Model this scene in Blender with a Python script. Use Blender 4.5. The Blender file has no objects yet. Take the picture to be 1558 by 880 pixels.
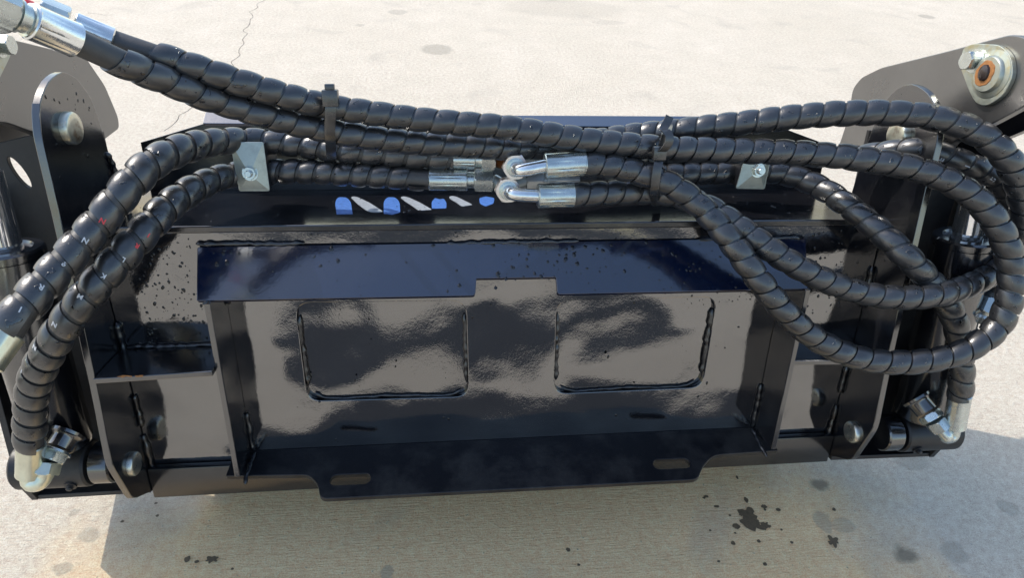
import bpy, bmesh, math, random
from mathutils import Vector, Matrix, noise
random.seed(7)
R_ = math.radians
S = bpy.context.scene
COL = S.collection

# ------------------------------------------------------------------ camera, frames
W_PX, H_PX, FOC = 1558., 880., 980.
CX, CY = W_PX/2, H_PX/2
# attachment axes seen from the camera (x right, y down, z forward): u along the plate, v up the plate, w out of the plate
U = Vector((0.99389328, -0.02153435, 0.10822393))
V = Vector((0.02274507, -0.91973051, -0.39189088))
Wv = Vector((0.10797597, 0.39195927, -0.91362417))
CAM = Vector((-0.11514964, 0.63609319, 1.0926363))
TILT = R_(15)                       # the plate leans back
GROUND_V = -0.405                   # where the ground cuts the plate plane
def to_world(p):                    # plate coordinates (u, v, w) -> world metres, ground at z = 0
    u, v, w = p
    v = v - GROUND_V
    return Vector((u, v*math.sin(TILT) - w*math.cos(TILT), v*math.cos(TILT) + w*math.sin(TILT)))
def dir_world(p):
    u, v, w = p
    return Vector((u, v*math.sin(TILT) - w*math.cos(TILT), v*math.cos(TILT) + w*math.sin(TILT)))
def ray(px, py):
    d = Vector(((px-CX)/FOC, (py-CY)/FOC, 1))
    return Vector((U.dot(d), V.dot(d), Wv.dot(d)))
def on(px, py, axis, val):          # measured point on a plane of the attachment
    d = ray(px, py); t = (val - CAM[axis])/d[axis]
    return CAM + d*t
def onw(px, py, w=0.): return on(px, py, 2, w)
def onground(px, py, z=0.):
    d = dir_world(ray(px, py)); c = to_world(CAM)
    t = (z - c.z)/d.z
    return c + d*t

cam_data = bpy.data.cameras.new('camera')
cam = bpy.data.objects.new('camera', cam_data); COL.objects.link(cam)
cam_data.sensor_width = 36; cam_data.lens = FOC*36/W_PX
cam_data.clip_start = .02; cam_data.clip_end = 600
def camaxis(c): return dir_world((U.dot(c), V.dot(c), Wv.dot(c)))
rx, ry, rz = camaxis(Vector((1, 0, 0))), camaxis(Vector((0, -1, 0))), camaxis(Vector((0, 0, -1)))
m = Matrix((rx, ry, rz)).transposed().to_4x4(); m.translation = to_world(CAM)
cam.matrix_world = m
S.camera = cam

# ------------------------------------------------------------------ light
SUN_EL, SUN_AZ = R_(47), R_(-57)
world = bpy.data.worlds.new('World'); S.world = world; world.use_nodes = True
nt = world.node_tree; bg = nt.nodes['Background']
sky = nt.nodes.new('ShaderNodeTexSky'); sky.sky_type = 'NISHITA'; sky.sun_disc = False
sky.sun_elevation = SUN_EL; sky.sun_rotation = SUN_AZ
sky.air_density = 1.3; sky.dust_density = 1.5; sky.ozone_density = 1.1
nt.links.new(sky.outputs[0], bg.inputs[0]); bg.inputs[1].default_value = .15
sd = bpy.data.lights.new('sun', 'SUN'); sd.energy = 2.0; sd.angle = R_(.53); sd.color = (1, .94, .85)
sun = bpy.data.objects.new('sun', sd); COL.objects.link(sun)
sv = Vector((math.sin(SUN_AZ)*math.cos(SUN_EL), math.cos(SUN_AZ)*math.cos(SUN_EL), math.sin(SUN_EL)))
sun.rotation_euler = sv.to_track_quat('Z', 'Y').to_euler(); sun.location = sv*8
S.view_settings.view_transform = 'Standard'; S.view_settings.look = 'None'
S.view_settings.exposure = .82; S.view_settings.gamma = 1
S.render.resolution_x = 1024; S.render.resolution_y = 579

# ------------------------------------------------------------------ materials
def nodes(name):
    m = bpy.data.materials.new(name); m.use_nodes = True
    t = m.node_tree; b = t.nodes['Principled BSDF']
    return m, t, b
def N(t, typ, **kw):
    n = t.nodes.new(typ)
    for k, v in kw.items(): setattr(n, k, v)
    return n
def noise_tex(t, scale, detail=4, rough=.5, vec=None, dist=0.):
    n = N(t, 'ShaderNodeTexNoise'); n.inputs['Scale'].default_value = scale
    n.inputs['Detail'].default_value = detail; n.inputs['Roughness'].default_value = rough
    n.inputs['Distortion'].default_value = dist
    if vec: t.links.new(vec, n.inputs['Vector'])
    return n
def geo(t): return N(t, 'ShaderNodeNewGeometry').outputs['Position']
def ramp(t, src, stops):
    r = N(t, 'ShaderNodeValToRGB'); el = r.color_ramp.elements
    while len(el) < len(stops): el.new(.5)
    for e, (p, c) in zip(el, stops):
        e.position = p; e.color = (c, c, c, 1) if isinstance(c, (int, float)) else (*c, 1)
    t.links.new(src, r.inputs[0]); return r.outputs[0]
def mix(t, fac, a, b, mode='MIX'):
    n = N(t, 'ShaderNodeMix', data_type='RGBA', blend_type=mode)
    for i, s in ((0, fac), (6, a), (7, b)):
        if isinstance(s, (int, float)): n.inputs[i].default_value = s if i == 0 else (s, s, s, 1)
        elif isinstance(s, tuple): n.inputs[i].default_value = (*s, 1)
        else: t.links.new(s, n.inputs[i])
    return n.outputs[2]
def bump(t, src, dist, strength=1., prev=None):
    n = N(t, 'ShaderNodeBump'); n.inputs['Distance'].default_value = dist; n.inputs['Strength'].default_value = strength
    t.links.new(src, n.inputs['Height'])
    if prev: t.links.new(prev, n.inputs['Normal'])
    return n.outputs[0]
MAT = {}
def paint(name, wave=.0008, rough=.07, ior=2.0, dust=.5, base=(.006, .0065, .009), wscale=5):
    m, t, b = nodes(name); p = geo(t)
    big = noise_tex(t, wscale, 1.5, .5, p); peel = noise_tex(t, 420, 2, .5, p); mid = noise_tex(t, 60, 3, .5, p)
    nrm = bump(t, big.outputs[0], wave*10)
    nrm = bump(t, mid.outputs[0], .00010, 1, nrm)
    nrm = bump(t, peel.outputs[0], .00005, 1, nrm); nrm = bump(t, noise_tex(t, 170, 2, .5, p).outputs[0], .00005, 1, nrm)
    t.links.new(nrm, b.inputs['Normal'])
    d1 = noise_tex(t, 9, 8, .7, p); d2 = noise_tex(t, 900, 2, .6, p)
    dm = ramp(t, d1.outputs[0], [(.45, 0.), (.8, 1.)]); sp = ramp(t, d2.outputs[0], [(.62, 0.), (.74, 1.)])
    f = N(t, 'ShaderNodeMath', operation='MULTIPLY'); t.links.new(dm, f.inputs[0]); f.inputs[1].default_value = .10*dust
    f2 = N(t, 'ShaderNodeMath', operation='MULTIPLY_ADD'); t.links.new(sp, f2.inputs[0]); f2.inputs[1].default_value = .10*dust; t.links.new(f.outputs[0], f2.inputs[2])
    t.links.new(mix(t, f2.outputs[0], base, (.20, .19, .17)), b.inputs['Base Color'])
    rr = N(t, 'ShaderNodeMapRange'); t.links.new(d1.outputs[0], rr.inputs[0])
    rr.inputs[1].default_value = .3; rr.inputs[2].default_value = .8; rr.inputs[3].default_value = rough; rr.inputs[4].default_value = rough*1.8
    t.links.new(rr.outputs[0], b.inputs['Roughness'])
    b.inputs['IOR'].default_value = ior
    MAT[name] = m; return m
paint('gloss_paint', wave=.0010, rough=.03, ior=2.6, dust=.4, wscale=5)
paint('side_paint', wave=.0006, rough=.12, ior=2.2, dust=.8)
paint('lip_paint', wave=.0003, rough=.28, ior=1.45, dust=2.2)
paint('edge_paint', wave=.0003, rough=.3, ior=1.9, dust=3, base=(.05, .05, .052))
paint('bar_paint', wave=.0004, rough=.16, ior=1.65, dust=1)
paint('dull_paint', wave=.0003, rough=.35, ior=1.5, dust=2)

def rubber(name, base, rough, spots=True):
    m, t, b = nodes(name); p = geo(t)
    n1 = noise_tex(t, 70, 4, .6, p); n2 = noise_tex(t, 500, 3, .6, p); n3 = noise_tex(t, 26, 2, .5, p)
    col = mix(t, ramp(t, n1.outputs[0], [(.35, 0.), (.75, 1.)]), tuple(c*.75 for c in base), tuple(c*1.45 for c in base))
    wet = ramp(t, noise_tex(t, 95, 1.5, .4, p, .4).outputs[0], [(.675, 0.), (.69, 1.)])
    if spots: col = mix(t, wet, col, (.006, .006, .007))
    t.links.new(col, b.inputs['Base Color'])
    r = mix(t, ramp(t, n3.outputs[0], [(.3, 0.), (.7, 1.)]), rough, rough+.14)
    if spots: r = mix(t, wet, r, .08)
    t.links.new(r, b.inputs['Roughness'])
    nrm = bump(t, n1.outputs[0], .0006); nrm = bump(t, n2.outputs[0], .00012, 1, nrm)
    if spots: nrm = bump(t, wet, .0008, 1, nrm)
    t.links.new(nrm, b.inputs['Normal']); b.inputs['IOR'].default_value = 1.85
    MAT[name] = m
rubber('hose_guard', (.017, .0175, .0195), .25)
rubber('hose_guard_plain', (.026, .026, .028), .36, False)
rubber('hose_rubber', (.012, .012, .013), .5, False)
rubber('nylon', (.016, .016, .017), .22, False)

def metal(name, col, rough, stain=None, aniso_scale=None):
    m, t, b = nodes(name); p = geo(t)
    n1 = noise_tex(t, 60, 5, .6, p); n2 = noise_tex(t, 700, 2, .6, p)
    c = mix(t, ramp(t, n1.outputs[0], [(.3, 0.), (.75, 1.)]), tuple(x*.82 for x in col), col)
    if stain: c = mix(t, ramp(t, noise_tex(t, 45, 6, .65, p).outputs[0], [(.50, 0.), (.68, .85)]), c, stain)
    t.links.new(c, b.inputs['Base Color']); b.inputs['Metallic'].default_value = .92
    t.links.new(mix(t, n1.outputs[0], rough*.7, rough*1.35), b.inputs['Roughness'])
    nrm = bump(t, n2.outputs[0], .0001 if rough > .1 else .000004); nrm = bump(t, n1.outputs[0], .0004 if rough > .1 else .00003, 1, nrm)
    t.links.new(nrm, b.inputs['Normal']); MAT[name] = m
metal('zinc', (.60, .64, .62), .26)
metal('zinc_dull', (.66, .70, .70), .36)
metal('zinc_yellowed', (.72, .73, .60), .3)
metal('chrome', (.85, .86, .88), .07)
metal('pin_steel', (.66, .66, .56), .3, (.20, .11, .05))
metal('pin_steel_clean', (.62, .62, .56), .28)
metal('rusty_steel', (.30, .14, .06), .5, (.22, .06, .02))
paint('top_paint', wave=.0002, rough=.10, ior=3.2, dust=.3, base=(.003, .0075, .026))  # blue of the reflected sky put into the black base colour
paint('bead_paint', wave=.0003, rough=.22, ior=1.8, dust=.6)
paint('deck_paint', wave=.0005, rough=.10, ior=1.9, dust=.5)
paint('flange_paint', wave=.00015, rough=.08, ior=2.0, dust=.3, base=(.003, .0075, .026))  # black paint tinted navy to deepen the flange's sky reflection
paint('arm_paint', wave=.0003, rough=.24, ior=2.35, dust=1.6, base=(.026, .025, .025))
metal('zinc_flag', (.46, .49, .44), .42, (.42, .36, .20))
metal('zinc_plate', (.44, .49, .47), .40, (.30, .33, .32))
metal('zinc_warm', (.80, .70, .66), .30)
metal('chrome_soft', (.82, .84, .84), .14)
def flat(name, col, rough=.5, ior=1.45, emis=None):
    m, t, b = nodes(name); p = geo(t)
    n = noise_tex(t, 160, 5, .65, p)
    t.links.new(mix(t, ramp(t, n.outputs[0], [(.3, 0.), (.7, 1.)]), tuple(c*.72 for c in col), tuple(min(1, c*1.2) for c in col)), b.inputs['Base Color'])
    b.inputs['Roughness'].default_value = rough; b.inputs['IOR'].default_value = ior
    t.links.new(bump(t, n.outputs[0], .0005), b.inputs['Normal']); MAT[name] = m
flat('rust', (.31, .135, .045), .85)
flat('decal_blue', (.07, .18, .50), .5)
flat('decal_silver', (.33, .36, .39), .5)
flat('print_white', (.58, .59, .61), .5)
flat('print_red', (.70, .06, .07), .5)
flat('red_plastic', (.75, .03, .05), .35)
flat('plug_dark', (.03, .02, .018), .25)
flat('wet_stain', (.115, .085, .05), .6)
flat('damp_stain', (.26, .225, .175), .7)
flat('crack_dark', (.16, .135, .11), .9)
flat('scuff_white', (.72, .70, .66), .9)
m, t, b = nodes('water'); b.inputs['Transmission Weight'].default_value = 1; b.inputs['IOR'].default_value = 1.33
b.inputs['Roughness'].default_value = .02; MAT['water'] = m

def concrete():
    m, t, b = nodes('concrete'); p = geo(t)
    n0 = noise_tex(t, .9, 4, .55, p); n1 = noise_tex(t, 5, 6, .65, p); n2 = noise_tex(t, 60, 6, .75, p); n3 = noise_tex(t, 330, 4, .75, p)
    mp = N(t, 'ShaderNodeMapping'); mp.inputs['Scale'].default_value = (5, 60, 1); t.links.new(p, mp.inputs[0])
    br = noise_tex(t, 4, 5, .65, mp.outputs[0])
    c = mix(t, ramp(t, n0.outputs[0], [(.3, 0.), (.7, 1.)]), (.60, .515, .405), (.68, .59, .475))
    c = mix(t, ramp(t, n1.outputs[0], [(.3, 0.), (.75, 1.)]), c, (.56, .485, .385))
    # warm tint painted into the slab colour to brighten the attachment's shade
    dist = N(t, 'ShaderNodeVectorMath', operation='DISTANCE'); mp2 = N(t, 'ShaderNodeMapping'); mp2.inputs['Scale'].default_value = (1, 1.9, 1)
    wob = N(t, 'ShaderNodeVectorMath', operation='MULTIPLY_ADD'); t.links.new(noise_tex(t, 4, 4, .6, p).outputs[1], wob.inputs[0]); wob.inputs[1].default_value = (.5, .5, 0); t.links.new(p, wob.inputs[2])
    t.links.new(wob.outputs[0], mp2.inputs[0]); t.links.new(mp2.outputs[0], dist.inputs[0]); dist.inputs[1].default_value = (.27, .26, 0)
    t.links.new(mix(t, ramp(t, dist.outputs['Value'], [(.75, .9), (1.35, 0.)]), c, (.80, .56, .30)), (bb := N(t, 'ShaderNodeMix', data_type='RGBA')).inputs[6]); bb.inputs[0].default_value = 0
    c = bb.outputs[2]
    c = mix(t, .40, c, ramp(t, n2.outputs[0], [(.28, .18), (.72, .92)]), 'OVERLAY')
    c = mix(t, .50, c, ramp(t, n3.outputs[0], [(.28, .05), (.72, .97)]), 'OVERLAY')
    pits = ramp(t, noise_tex(t, 120, 2, .5, p).outputs[0], [(.68, 0.), (.75, .7)])
    c = mix(t, pits, c, (.24, .21, .17))
    pit2 = ramp(t, noise_tex(t, 34, 3, .6, p).outputs[0], [(.73, 0.), (.78, .6)]); c = mix(t, pit2, c, (.30, .26, .21))
    dmp = ramp(t, noise_tex(t, 3.2, 3, .5, p, .5).outputs[0], [(.60, 0.), (.74, .32)])
    c = mix(t, dmp, c, (.37, .325, .27))
    # soft damp marks soaked into the slab, measured from the photograph and placed on the ground
    tot = None
    wob3 = N(t, 'ShaderNodeVectorMath', operation='MULTIPLY_ADD'); t.links.new(noise_tex(t, 22, 4, .65, p).outputs[1], wob3.inputs[0]); wob3.inputs[1].default_value = (.035, .035, 0); t.links.new(p, wob3.inputs[2])
    for (x, y, w_, h_, k_) in [(1248, 737, 40, 22, .8), (1378, 845, 52, 30, .8), (1453, 842, 46, 30, .4), (1252, 795, 28, 34, .5), (1283, 800, 40, 26, .4), (588, 872, 24, 26, .5), (1385, 700, 60, 30, .35), (1535, 775, 34, 20, .4),
            (665, 75, 54, 18, .5), (605, 18, 34, 9, .4), (548, 38, 16, 5, .35), (860, 12, 200, 30, .16), (925, 34, 60, 8, .16), (1410, 25, 24, 6, .5), (550, 765, 40, 8, .3), (135, 815, 40, 26, .45), (95, 865, 40, 16, .5), (112, 780, 16, 12, .45)]:
        q = onground(x, y); a_ = (onground(x+w_/2, y)-onground(x-w_/2, y)).length/2; e_ = (onground(x, y-h_/2)-onground(x, y+h_/2)).length/2
        mm = N(t, 'ShaderNodeMapping'); mm.inputs['Location'].default_value = (-(q.x+.0175)/a_, -(q.y+.0175)/e_, 0); mm.inputs['Scale'].default_value = (1/a_, 1/e_, 0)
        t.links.new(wob3.outputs[0], mm.inputs[0]); ln_ = N(t, 'ShaderNodeVectorMath', operation='LENGTH'); t.links.new(mm.outputs[0], ln_.inputs[0])
        c = mix(t, ramp(t, ln_.outputs['Value'], [(.45, k_), (.95, 0.)] if k_ > .6 else [(.75, k_), (1., 0.)]), c, (.21, .175, .125) if k_ > .6 else (.30, .265, .21))
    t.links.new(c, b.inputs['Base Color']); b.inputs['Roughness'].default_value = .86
    nrm = bump(t, n2.outputs[0], .0045); nrm = bump(t, noise_tex(t, 150, 5, .7, p).outputs[0], .0014, 1, nrm); nrm = bump(t, n3.outputs[0], .0012, 1, nrm); nrm = bump(t, br.outputs[0], .004, .8, nrm)
    t.links.new(nrm, b.inputs['Normal']); MAT['concrete'] = m
concrete()

# ------------------------------------------------------------------ building helpers
def link(name, me, parent=None):
    o = bpy.data.objects.new(name, me); COL.objects.link(o)
    if parent: o.parent = parent
    return o
ABS = {}
def finish(name, bm, mat, parent=None, smooth=True, base=None, angle=35, world_space=False, props=None):
    """bmesh in plate coordinates -> one mesh object, origin at its parent's base (or at base)"""
    if not world_space:
        for v in bm.verts: v.co = to_world(v.co)
    bmesh.ops.recalc_face_normals(bm, faces=bm.faces)
    if parent: off = ABS[parent.name]
    else:
        off = base if base is not None else Vector((0, 0, 0))
    for v in bm.verts: v.co -= off
    me = bpy.data.meshes.new(name)
    if smooth:
        for f in bm.faces: f.smooth = True
        for e in bm.edges:
            if len(e.link_faces) == 2 and e.calc_face_angle(0) > R_(angle): e.smooth = False
    bm.to_mesh(me); bm.free()
    me.materials.append(MAT[mat])
    o = link(name, me, parent)
    if not parent: o.location = off
    ABS[o.name] = Vector(off)
    # children of parts share the part's frame
    if props:
        for k, v in props.items(): o[k] = v
    return o
def tag(o, label, cat, group=None):
    o['label'] = label; o['category'] = cat
    if group: o['group'] = group
def thing(name, label, cat, base, group=None):   # base in plate coordinates
    o = bpy.data.objects.new(name, None); COL.objects.link(o)
    o.empty_display_size = .05
    o.location = to_world(base); ABS[o.name] = to_world(base)
    tag(o, label, cat, group); return o

def outline_mesh(outer, holes, thick, bev):
    cu = bpy.data.curves.new('tmp', 'CURVE'); cu.dimensions = '2D'; cu.fill_mode = 'BOTH'
    cu.extrude = max(thick/2 - bev, 1e-4); cu.bevel_depth = bev; cu.bevel_resolution = 1; cu.offset = -bev
    for loop in [outer]+list(holes):
        sp = cu.splines.new('POLY'); sp.points.add(len(loop)-1)
        for q, (a, b_) in zip(sp.points, loop): q.co = (a, b_, 0, 1)
        sp.use_cyclic_u = True
    ob = bpy.data.objects.new('tmp', cu); COL.objects.link(ob)
    dg = bpy.context.evaluated_depsgraph_get(); dg.update()
    me = bpy.data.meshes.new_from_object(ob.evaluated_get(dg))
    bm = bmesh.new(); bm.from_mesh(me)
    bpy.data.objects.remove(ob); bpy.data.curves.remove(cu); bpy.data.meshes.remove(me)
    bmesh.ops.remove_doubles(bm, verts=bm.verts, dist=1e-6)
    return bm
def plate(name, outer, mat, parent, axis, pos, thick, holes=(), bev=.0012, frame=None, props=None, base=None):
    """flat plate: outline in two plate coordinates, centred at pos along axis ('u','v','w') or in a free frame"""
    bm = outline_mesh(outer, holes, thick, bev)
    for v in bm.verts:
        a, b_, c = v.co
        if frame: o_, ea, eb, en = frame; v.co = o_ + ea*a + eb*b_ + en*c
        elif axis == 'u': v.co = (pos + c, b_, a)      # outline = (w, v)
        elif axis == 'v': v.co = (a, pos + c, b_)      # outline = (u, w)
        else: v.co = (a, b_, pos + c)                  # outline = (u, v)
    return finish(name, bm, mat, parent, props=props, base=base, angle=12)
def rounded(poly, rad, seg=5):
    out = []; n = len(poly)
    for i in range(n):
        p = Vector(poly[i][:2]); a = Vector(poly[i-1][:2]); c = Vector(poly[(i+1) % n][:2])
        r = poly[i][2] if len(poly[i]) > 2 else rad
        if r <= 0: out.append(tuple(p)); continue
        d1 = (a-p); d2 = (c-p); r = min(r, d1.length*.45, d2.length*.45)
        s, e = p + d1.normalized()*r, p + d2.normalized()*r
        for k in range(seg+1):
            q = k/seg; out.append(tuple(s*(1-q)**2 + p*2*q*(1-q) + e*q*q))
    return out
def add_cyl(bm, a, b_, r1, r2=None, seg=24, cap=True, bev=0., phase=0., rot=None):
    a, b_ = Vector(a), Vector(b_); r2 = r1 if r2 is None else r2
    d = (b_-a); L = d.length; d.normalize()
    x = d.orthogonal().normalized() if rot is None else (Vector(rot) - d*Vector(rot).dot(d)).normalized()
    y = d.cross(x)
    prof = [(0, r1), (L, r2)]
    if bev: prof = [(0, r1-bev), (bev, r1), (L-bev, r2), (L, r2-bev)]
    rings = []
    for h, r in prof:
        rings.append([bm.verts.new(a + d*h + (x*math.cos(2*math.pi*k/seg+phase) + y*math.sin(2*math.pi*k/seg+phase))*r) for k in range(seg)])
    for q in range(len(rings)-1):
        for k in range(seg): bm.faces.new((rings[q][k], rings[q][(k+1) % seg], rings[q+1][(k+1) % seg], rings[q+1][k]))
    if cap: bm.faces.new(rings[0][::-1]); bm.faces.new(rings[-1])
    return bm
def add_lathe(bm, a, axis, prof, seg=28, hexfun=None, rot=None):
    a = Vector(a); d = Vector(axis).normalized()
    x = d.orthogonal().normalized() if rot is None else (Vector(rot) - d*Vector(rot).dot(d)).normalized()
    y = d.cross(x)
    rings = []
    for h, r in prof:
        ring = []
        for k in range(seg):
            th = 2*math.pi*k/seg; rr = r*(hexfun(th, h) if hexfun else 1)
            ring.append(bm.verts.new(a + d*h + (x*math.cos(th) + y*math.sin(th))*rr))
        rings.append(ring)
    for q in range(len(rings)-1):
        for k in range(seg): bm.faces.new((rings[q][k], rings[q][(k+1) % seg], rings[q+1][(k+1) % seg], rings[q+1][k]))
    bm.faces.new(rings[0][::-1]); bm.faces.new(rings[-1])
    return bm
def hexf(th, h):       # hexagon radius over angle, 1 = corner
    q = (th % (math.pi/3)) - math.pi/6
    return math.cos(math.pi/6)/math.cos(q)
def hex_nut(name, a, axis, r, L, mat, parent, hole=0., rot=None, seg=48):
    bm = bmesh.new()
    c = r*.16
    def hf(th, h):
        f = hexf(th, h)
        if h < 1e-6 or h > L-1e-6: return min(f, .90)/1.0
        return f
    add_lathe(bm, a, axis, [(0, r*1.0), (c*.55, r), (L-c*.55, r), (L, r)], seg, hf, rot)
    return finish(name, bm, mat, parent, angle=22)
def add_box(bm, lo, hi, bev=.001):
    r = bmesh.ops.create_cube(bm, size=1)
    lo, hi = Vector(lo), Vector(hi)
    for v in r['verts']: v.co = Vector(((lo[i]+hi[i])/2 + v.co[i]*(hi[i]-lo[i]) for i in range(3)))
    if bev:
        es = set(e for v in r['verts'] for e in v.link_edges)
        bmesh.ops.bevel(bm, geom=list(es), offset=bev, segments=2, affect='EDGES', profile=.5)
    return bm
# curves
def catmull(pts, n=14):
    P = [Vector(p) for p in pts]; P = [P[0]*2-P[1]] + P + [P[-1]*2-P[-2]]
    out = []
    for i in range(1, len(P)-2):
        p0, p1, p2, p3 = P[i-1:i+3]
        def tj(ti, a, b_): return ti + max((b_-a).length, 1e-5)**.5
        t0 = 0; t1 = tj(t0, p0, p1); t2 = tj(t1, p1, p2); t3 = tj(t2, p2, p3)
        for k in range(n):
            t = t1 + (t2-t1)*k/n
            A1 = p0*((t1-t)/(t1-t0)) + p1*((t-t0)/(t1-t0)); A2 = p1*((t2-t)/(t2-t1)) + p2*((t-t1)/(t2-t1)); A3 = p2*((t3-t)/(t3-t2)) + p3*((t-t2)/(t3-t2))
            B1 = A1*((t2-t)/(t2-t0)) + A2*((t-t0)/(t2-t0)); B2 = A2*((t3-t)/(t3-t1)) + A3*((t-t1)/(t3-t1))
            out.append(B1*((t2-t)/(t2-t1)) + B2*((t-t1)/(t2-t1)))
    out.append(P[-2].copy())
    for _ in range(3):                       # relax the measured points a little
        out = [out[0]] + [(out[i-1]+out[i]*2+out[i+1])/4 for i in range(1, len(out)-1)] + [out[-1]]
    return out
class Path:
    def __init__(s, pts):
        P = catmull(pts); s.P = P; s.L = [0.]
        for i in range(1, len(P)): s.L.append(s.L[-1] + (P[i]-P[i-1]).length)
        T = [(P[min(i+1, len(P)-1)] - P[max(i-1, 0)]).normalized() for i in range(len(P))]
        x = T[0].orthogonal().normalized(); s.T = T; s.X = []
        for i in range(len(P)):
            x = (x - T[i]*x.dot(T[i])).normalized(); s.X.append(x)
        s.len = s.L[-1]; s.k = 0
    def at(s, d):
        d = min(max(d, 0), s.len); L = s.L
        import bisect
        i = min(max(bisect.bisect_right(L, d)-1, 0), len(L)-2)
        q = (d-L[i])/max(L[i+1]-L[i], 1e-9)
        t = s.T[i].lerp(s.T[i+1], q).normalized(); x = s.X[i].lerp(s.X[i+1], q); x = (x - t*x.dot(t)).normalized()
        return s.P[i].lerp(s.P[i+1], q), t, x, t.cross(x)
def tube_bm(path, d0, d1, r, seg=18, step=.008):
    bm = bmesh.new(); n = max(2, int((d1-d0)/step)); rings = []
    for i in range(n+1):
        p, t, x, y = path.at(d0 + (d1-d0)*i/n); rr = r(i/n) if callable(r) else r
        rings.append([bm.verts.new(p + (x*math.cos(2*math.pi*k/seg) + y*math.sin(2*math.pi*k/seg))*rr) for k in range(seg)])
    for i in range(n):
        for k in range(seg): bm.faces.new((rings[i][k], rings[i][(k+1) % seg], rings[i+1][(k+1) % seg], rings[i+1][k]))
    bm.faces.new(rings[0][::-1]); bm.faces.new(rings[-1]); return bm
def guard_bm(path, d0, d1, r, pitch, gap=.06, bulge=.12, seg=24, hand=1, seed=0, th0=0.):
    """spiral guard: a sheared grid that follows the helix, so every turn ends in a crisp seam"""
    rnd = random.Random(seed)
    Ts = [0, gap*.5, gap, gap+.012, gap+.07, .30, .45, .60, .74, .86, .94, .985]
    def prof(t):
        if t <= gap*.5+1e-6: return 1-bulge*1.75
        if t <= gap+1e-6: return 1-bulge*1.7
        q = (t-gap)/(1-gap)
        return 1-bulge + bulge*(max(0, math.sin(math.pi*min(1, q*.93+.035)))**.62) + .022*(.5-q)
    turns = int((d1-d0)/pitch)
    NT = len(Ts); bm = bmesh.new(); grid = []
    # jittered turn boundaries
    bd = [0.]
    for i in range(turns+3): bd.append(bd[-1] + pitch*(1 + rnd.uniform(-.09, .09)))
    amp = [1 + rnd.uniform(-.02, .025) for _ in range(turns+4)]
    for i in range(turns):
        for a, T in enumerate(Ts):
            ring = []
            for k in range(seg):
                ph = i + T + k/seg; n0 = int(ph); fr = ph-n0
                s = d0 + bd[n0] + (bd[n0+1]-bd[n0])*fr
                p, t, x, y = path.at(s)
                rr = (r(s/path.len) if callable(r) else r)*prof(T)*(amp[i]*(1-k/seg)+amp[i+1]*k/seg)
                th = 2*math.pi*k/seg*hand + th0
                ring.append(bm.verts.new(p + (x*math.cos(th) + y*math.sin(th))*rr))
            grid.append(ring)
    for i in range(len(grid)-1):
        for k in range(seg-1): bm.faces.new((grid[i][k], grid[i][k+1], grid[i+1][k+1], grid[i+1][k]))
        if i+1+NT < len(grid): bm.faces.new((grid[i][seg-1], grid[i+NT][0], grid[i+1+NT][0], grid[i+1][seg-1]))
    return bm
def bead_bm(pts, r, seg=8, seed=0, step=.004):
    path = Path(pts); rnd = random.Random(seed); bm = bmesh.new()
    n = max(3, int(path.len/step)); rings = []
    for i in range(n+1):
        p, t, x, y = path.at(path.len*i/n)
        e = min(1, .35 + min(i, n-i)*.4)
        rr = r*e*(.85 + .5*noise.noise(p*90) + .10*math.sin(i*1.3+seed))
        off = Vector((noise.noise(p*60+Vector((seed, 0, 0))), noise.noise(p*60+Vector((0, seed, 5))), 0))*r*.5
        rings.append([bm.verts.new(p + off + (x*math.cos(2*math.pi*k/seg) + y*math.sin(2*math.pi*k/seg))*rr*(1+rnd.uniform(-.1, .1))) for k in range(seg)])
    for i in range(n):
        for k in range(seg): bm.faces.new((rings[i][k], rings[i][(k+1) % seg], rings[i+1][(k+1) % seg], rings[i+1][k]))
    bm.faces.new(rings[0][::-1]); bm.faces.new(rings[-1]); return bm
def bead(pts, r, parent, seed=0, mat='bead_paint'): return finish('weld_bead', bead_bm(pts, r, seed=seed), mat, parent, angle=60)

# ------------------------------------------------------------------ ground
bm = bmesh.new()
s_ = 150
vs = [bm.verts.new((x, y, 0)) for x, y in ((-s_, -s_), (s_, -s_), (s_, s_), (-s_, s_))]; bm.faces.new(vs)
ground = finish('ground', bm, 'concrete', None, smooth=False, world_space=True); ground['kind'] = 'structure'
flat('reflection_dark', (.045, .045, .047), .8)  # for unseen ground shapes added to darken the back plate's reflection
for pts in ([(-1.3, -3.24), (-0.83, -3.17), (-0.66, -2.28), (-0.31, -2.23), (0.01, -3.04), (1.33, -2.85), (1.36, -2.0), (0.5, -1.79), (0.42, -1.59), (0.21, -1.33), (-0.01, -0.98), (-0.07, -1.53), (-0.22, -1.62), (-0.41, -1.41), (-0.54, -1.07), (-0.66, -1.07), (-0.77, -1.46), (-0.61, -1.67), (-1.05, -2.08)],
            [(-0.8, -0.72), (-0.52, -0.69), (-0.51, -0.88), (-0.39, -0.93), (-0.06, -0.93), (0.32, -0.91), (0.88, -0.87), (1.08, -0.91), (0.86, -0.42), (0.04, -0.40), (-0.75, -0.50)],
            [(-3.6, -7.4), (6.3, -7.2), (9, -11), (26, -60), (-14, -60), (-3.9, -12)]):
    bm = bmesh.new(); P_ = [Vector(q) for q in pts]; vs = []
    for i in range(len(P_)):          # rounded, slightly ragged outline of an added dark patch the back plate mirrors
        a, b_, c_ = P_[i-1], P_[i], P_[(i+1) % len(P_)]
        for k in range(5):
            q = k/4; r = (a+b_)/2*(1-q)**2 + b_*2*q*(1-q) + (b_+c_)/2*q*q
            if k < 4: vs.append(bm.verts.new((r.x, r.y, .002)))
    f = bm.faces.new(vs); bmesh.ops.triangulate(bm, faces=[f])
    finish('reflection_patch', bm, 'reflection_dark', ground, smooth=False, world_space=True)
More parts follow.
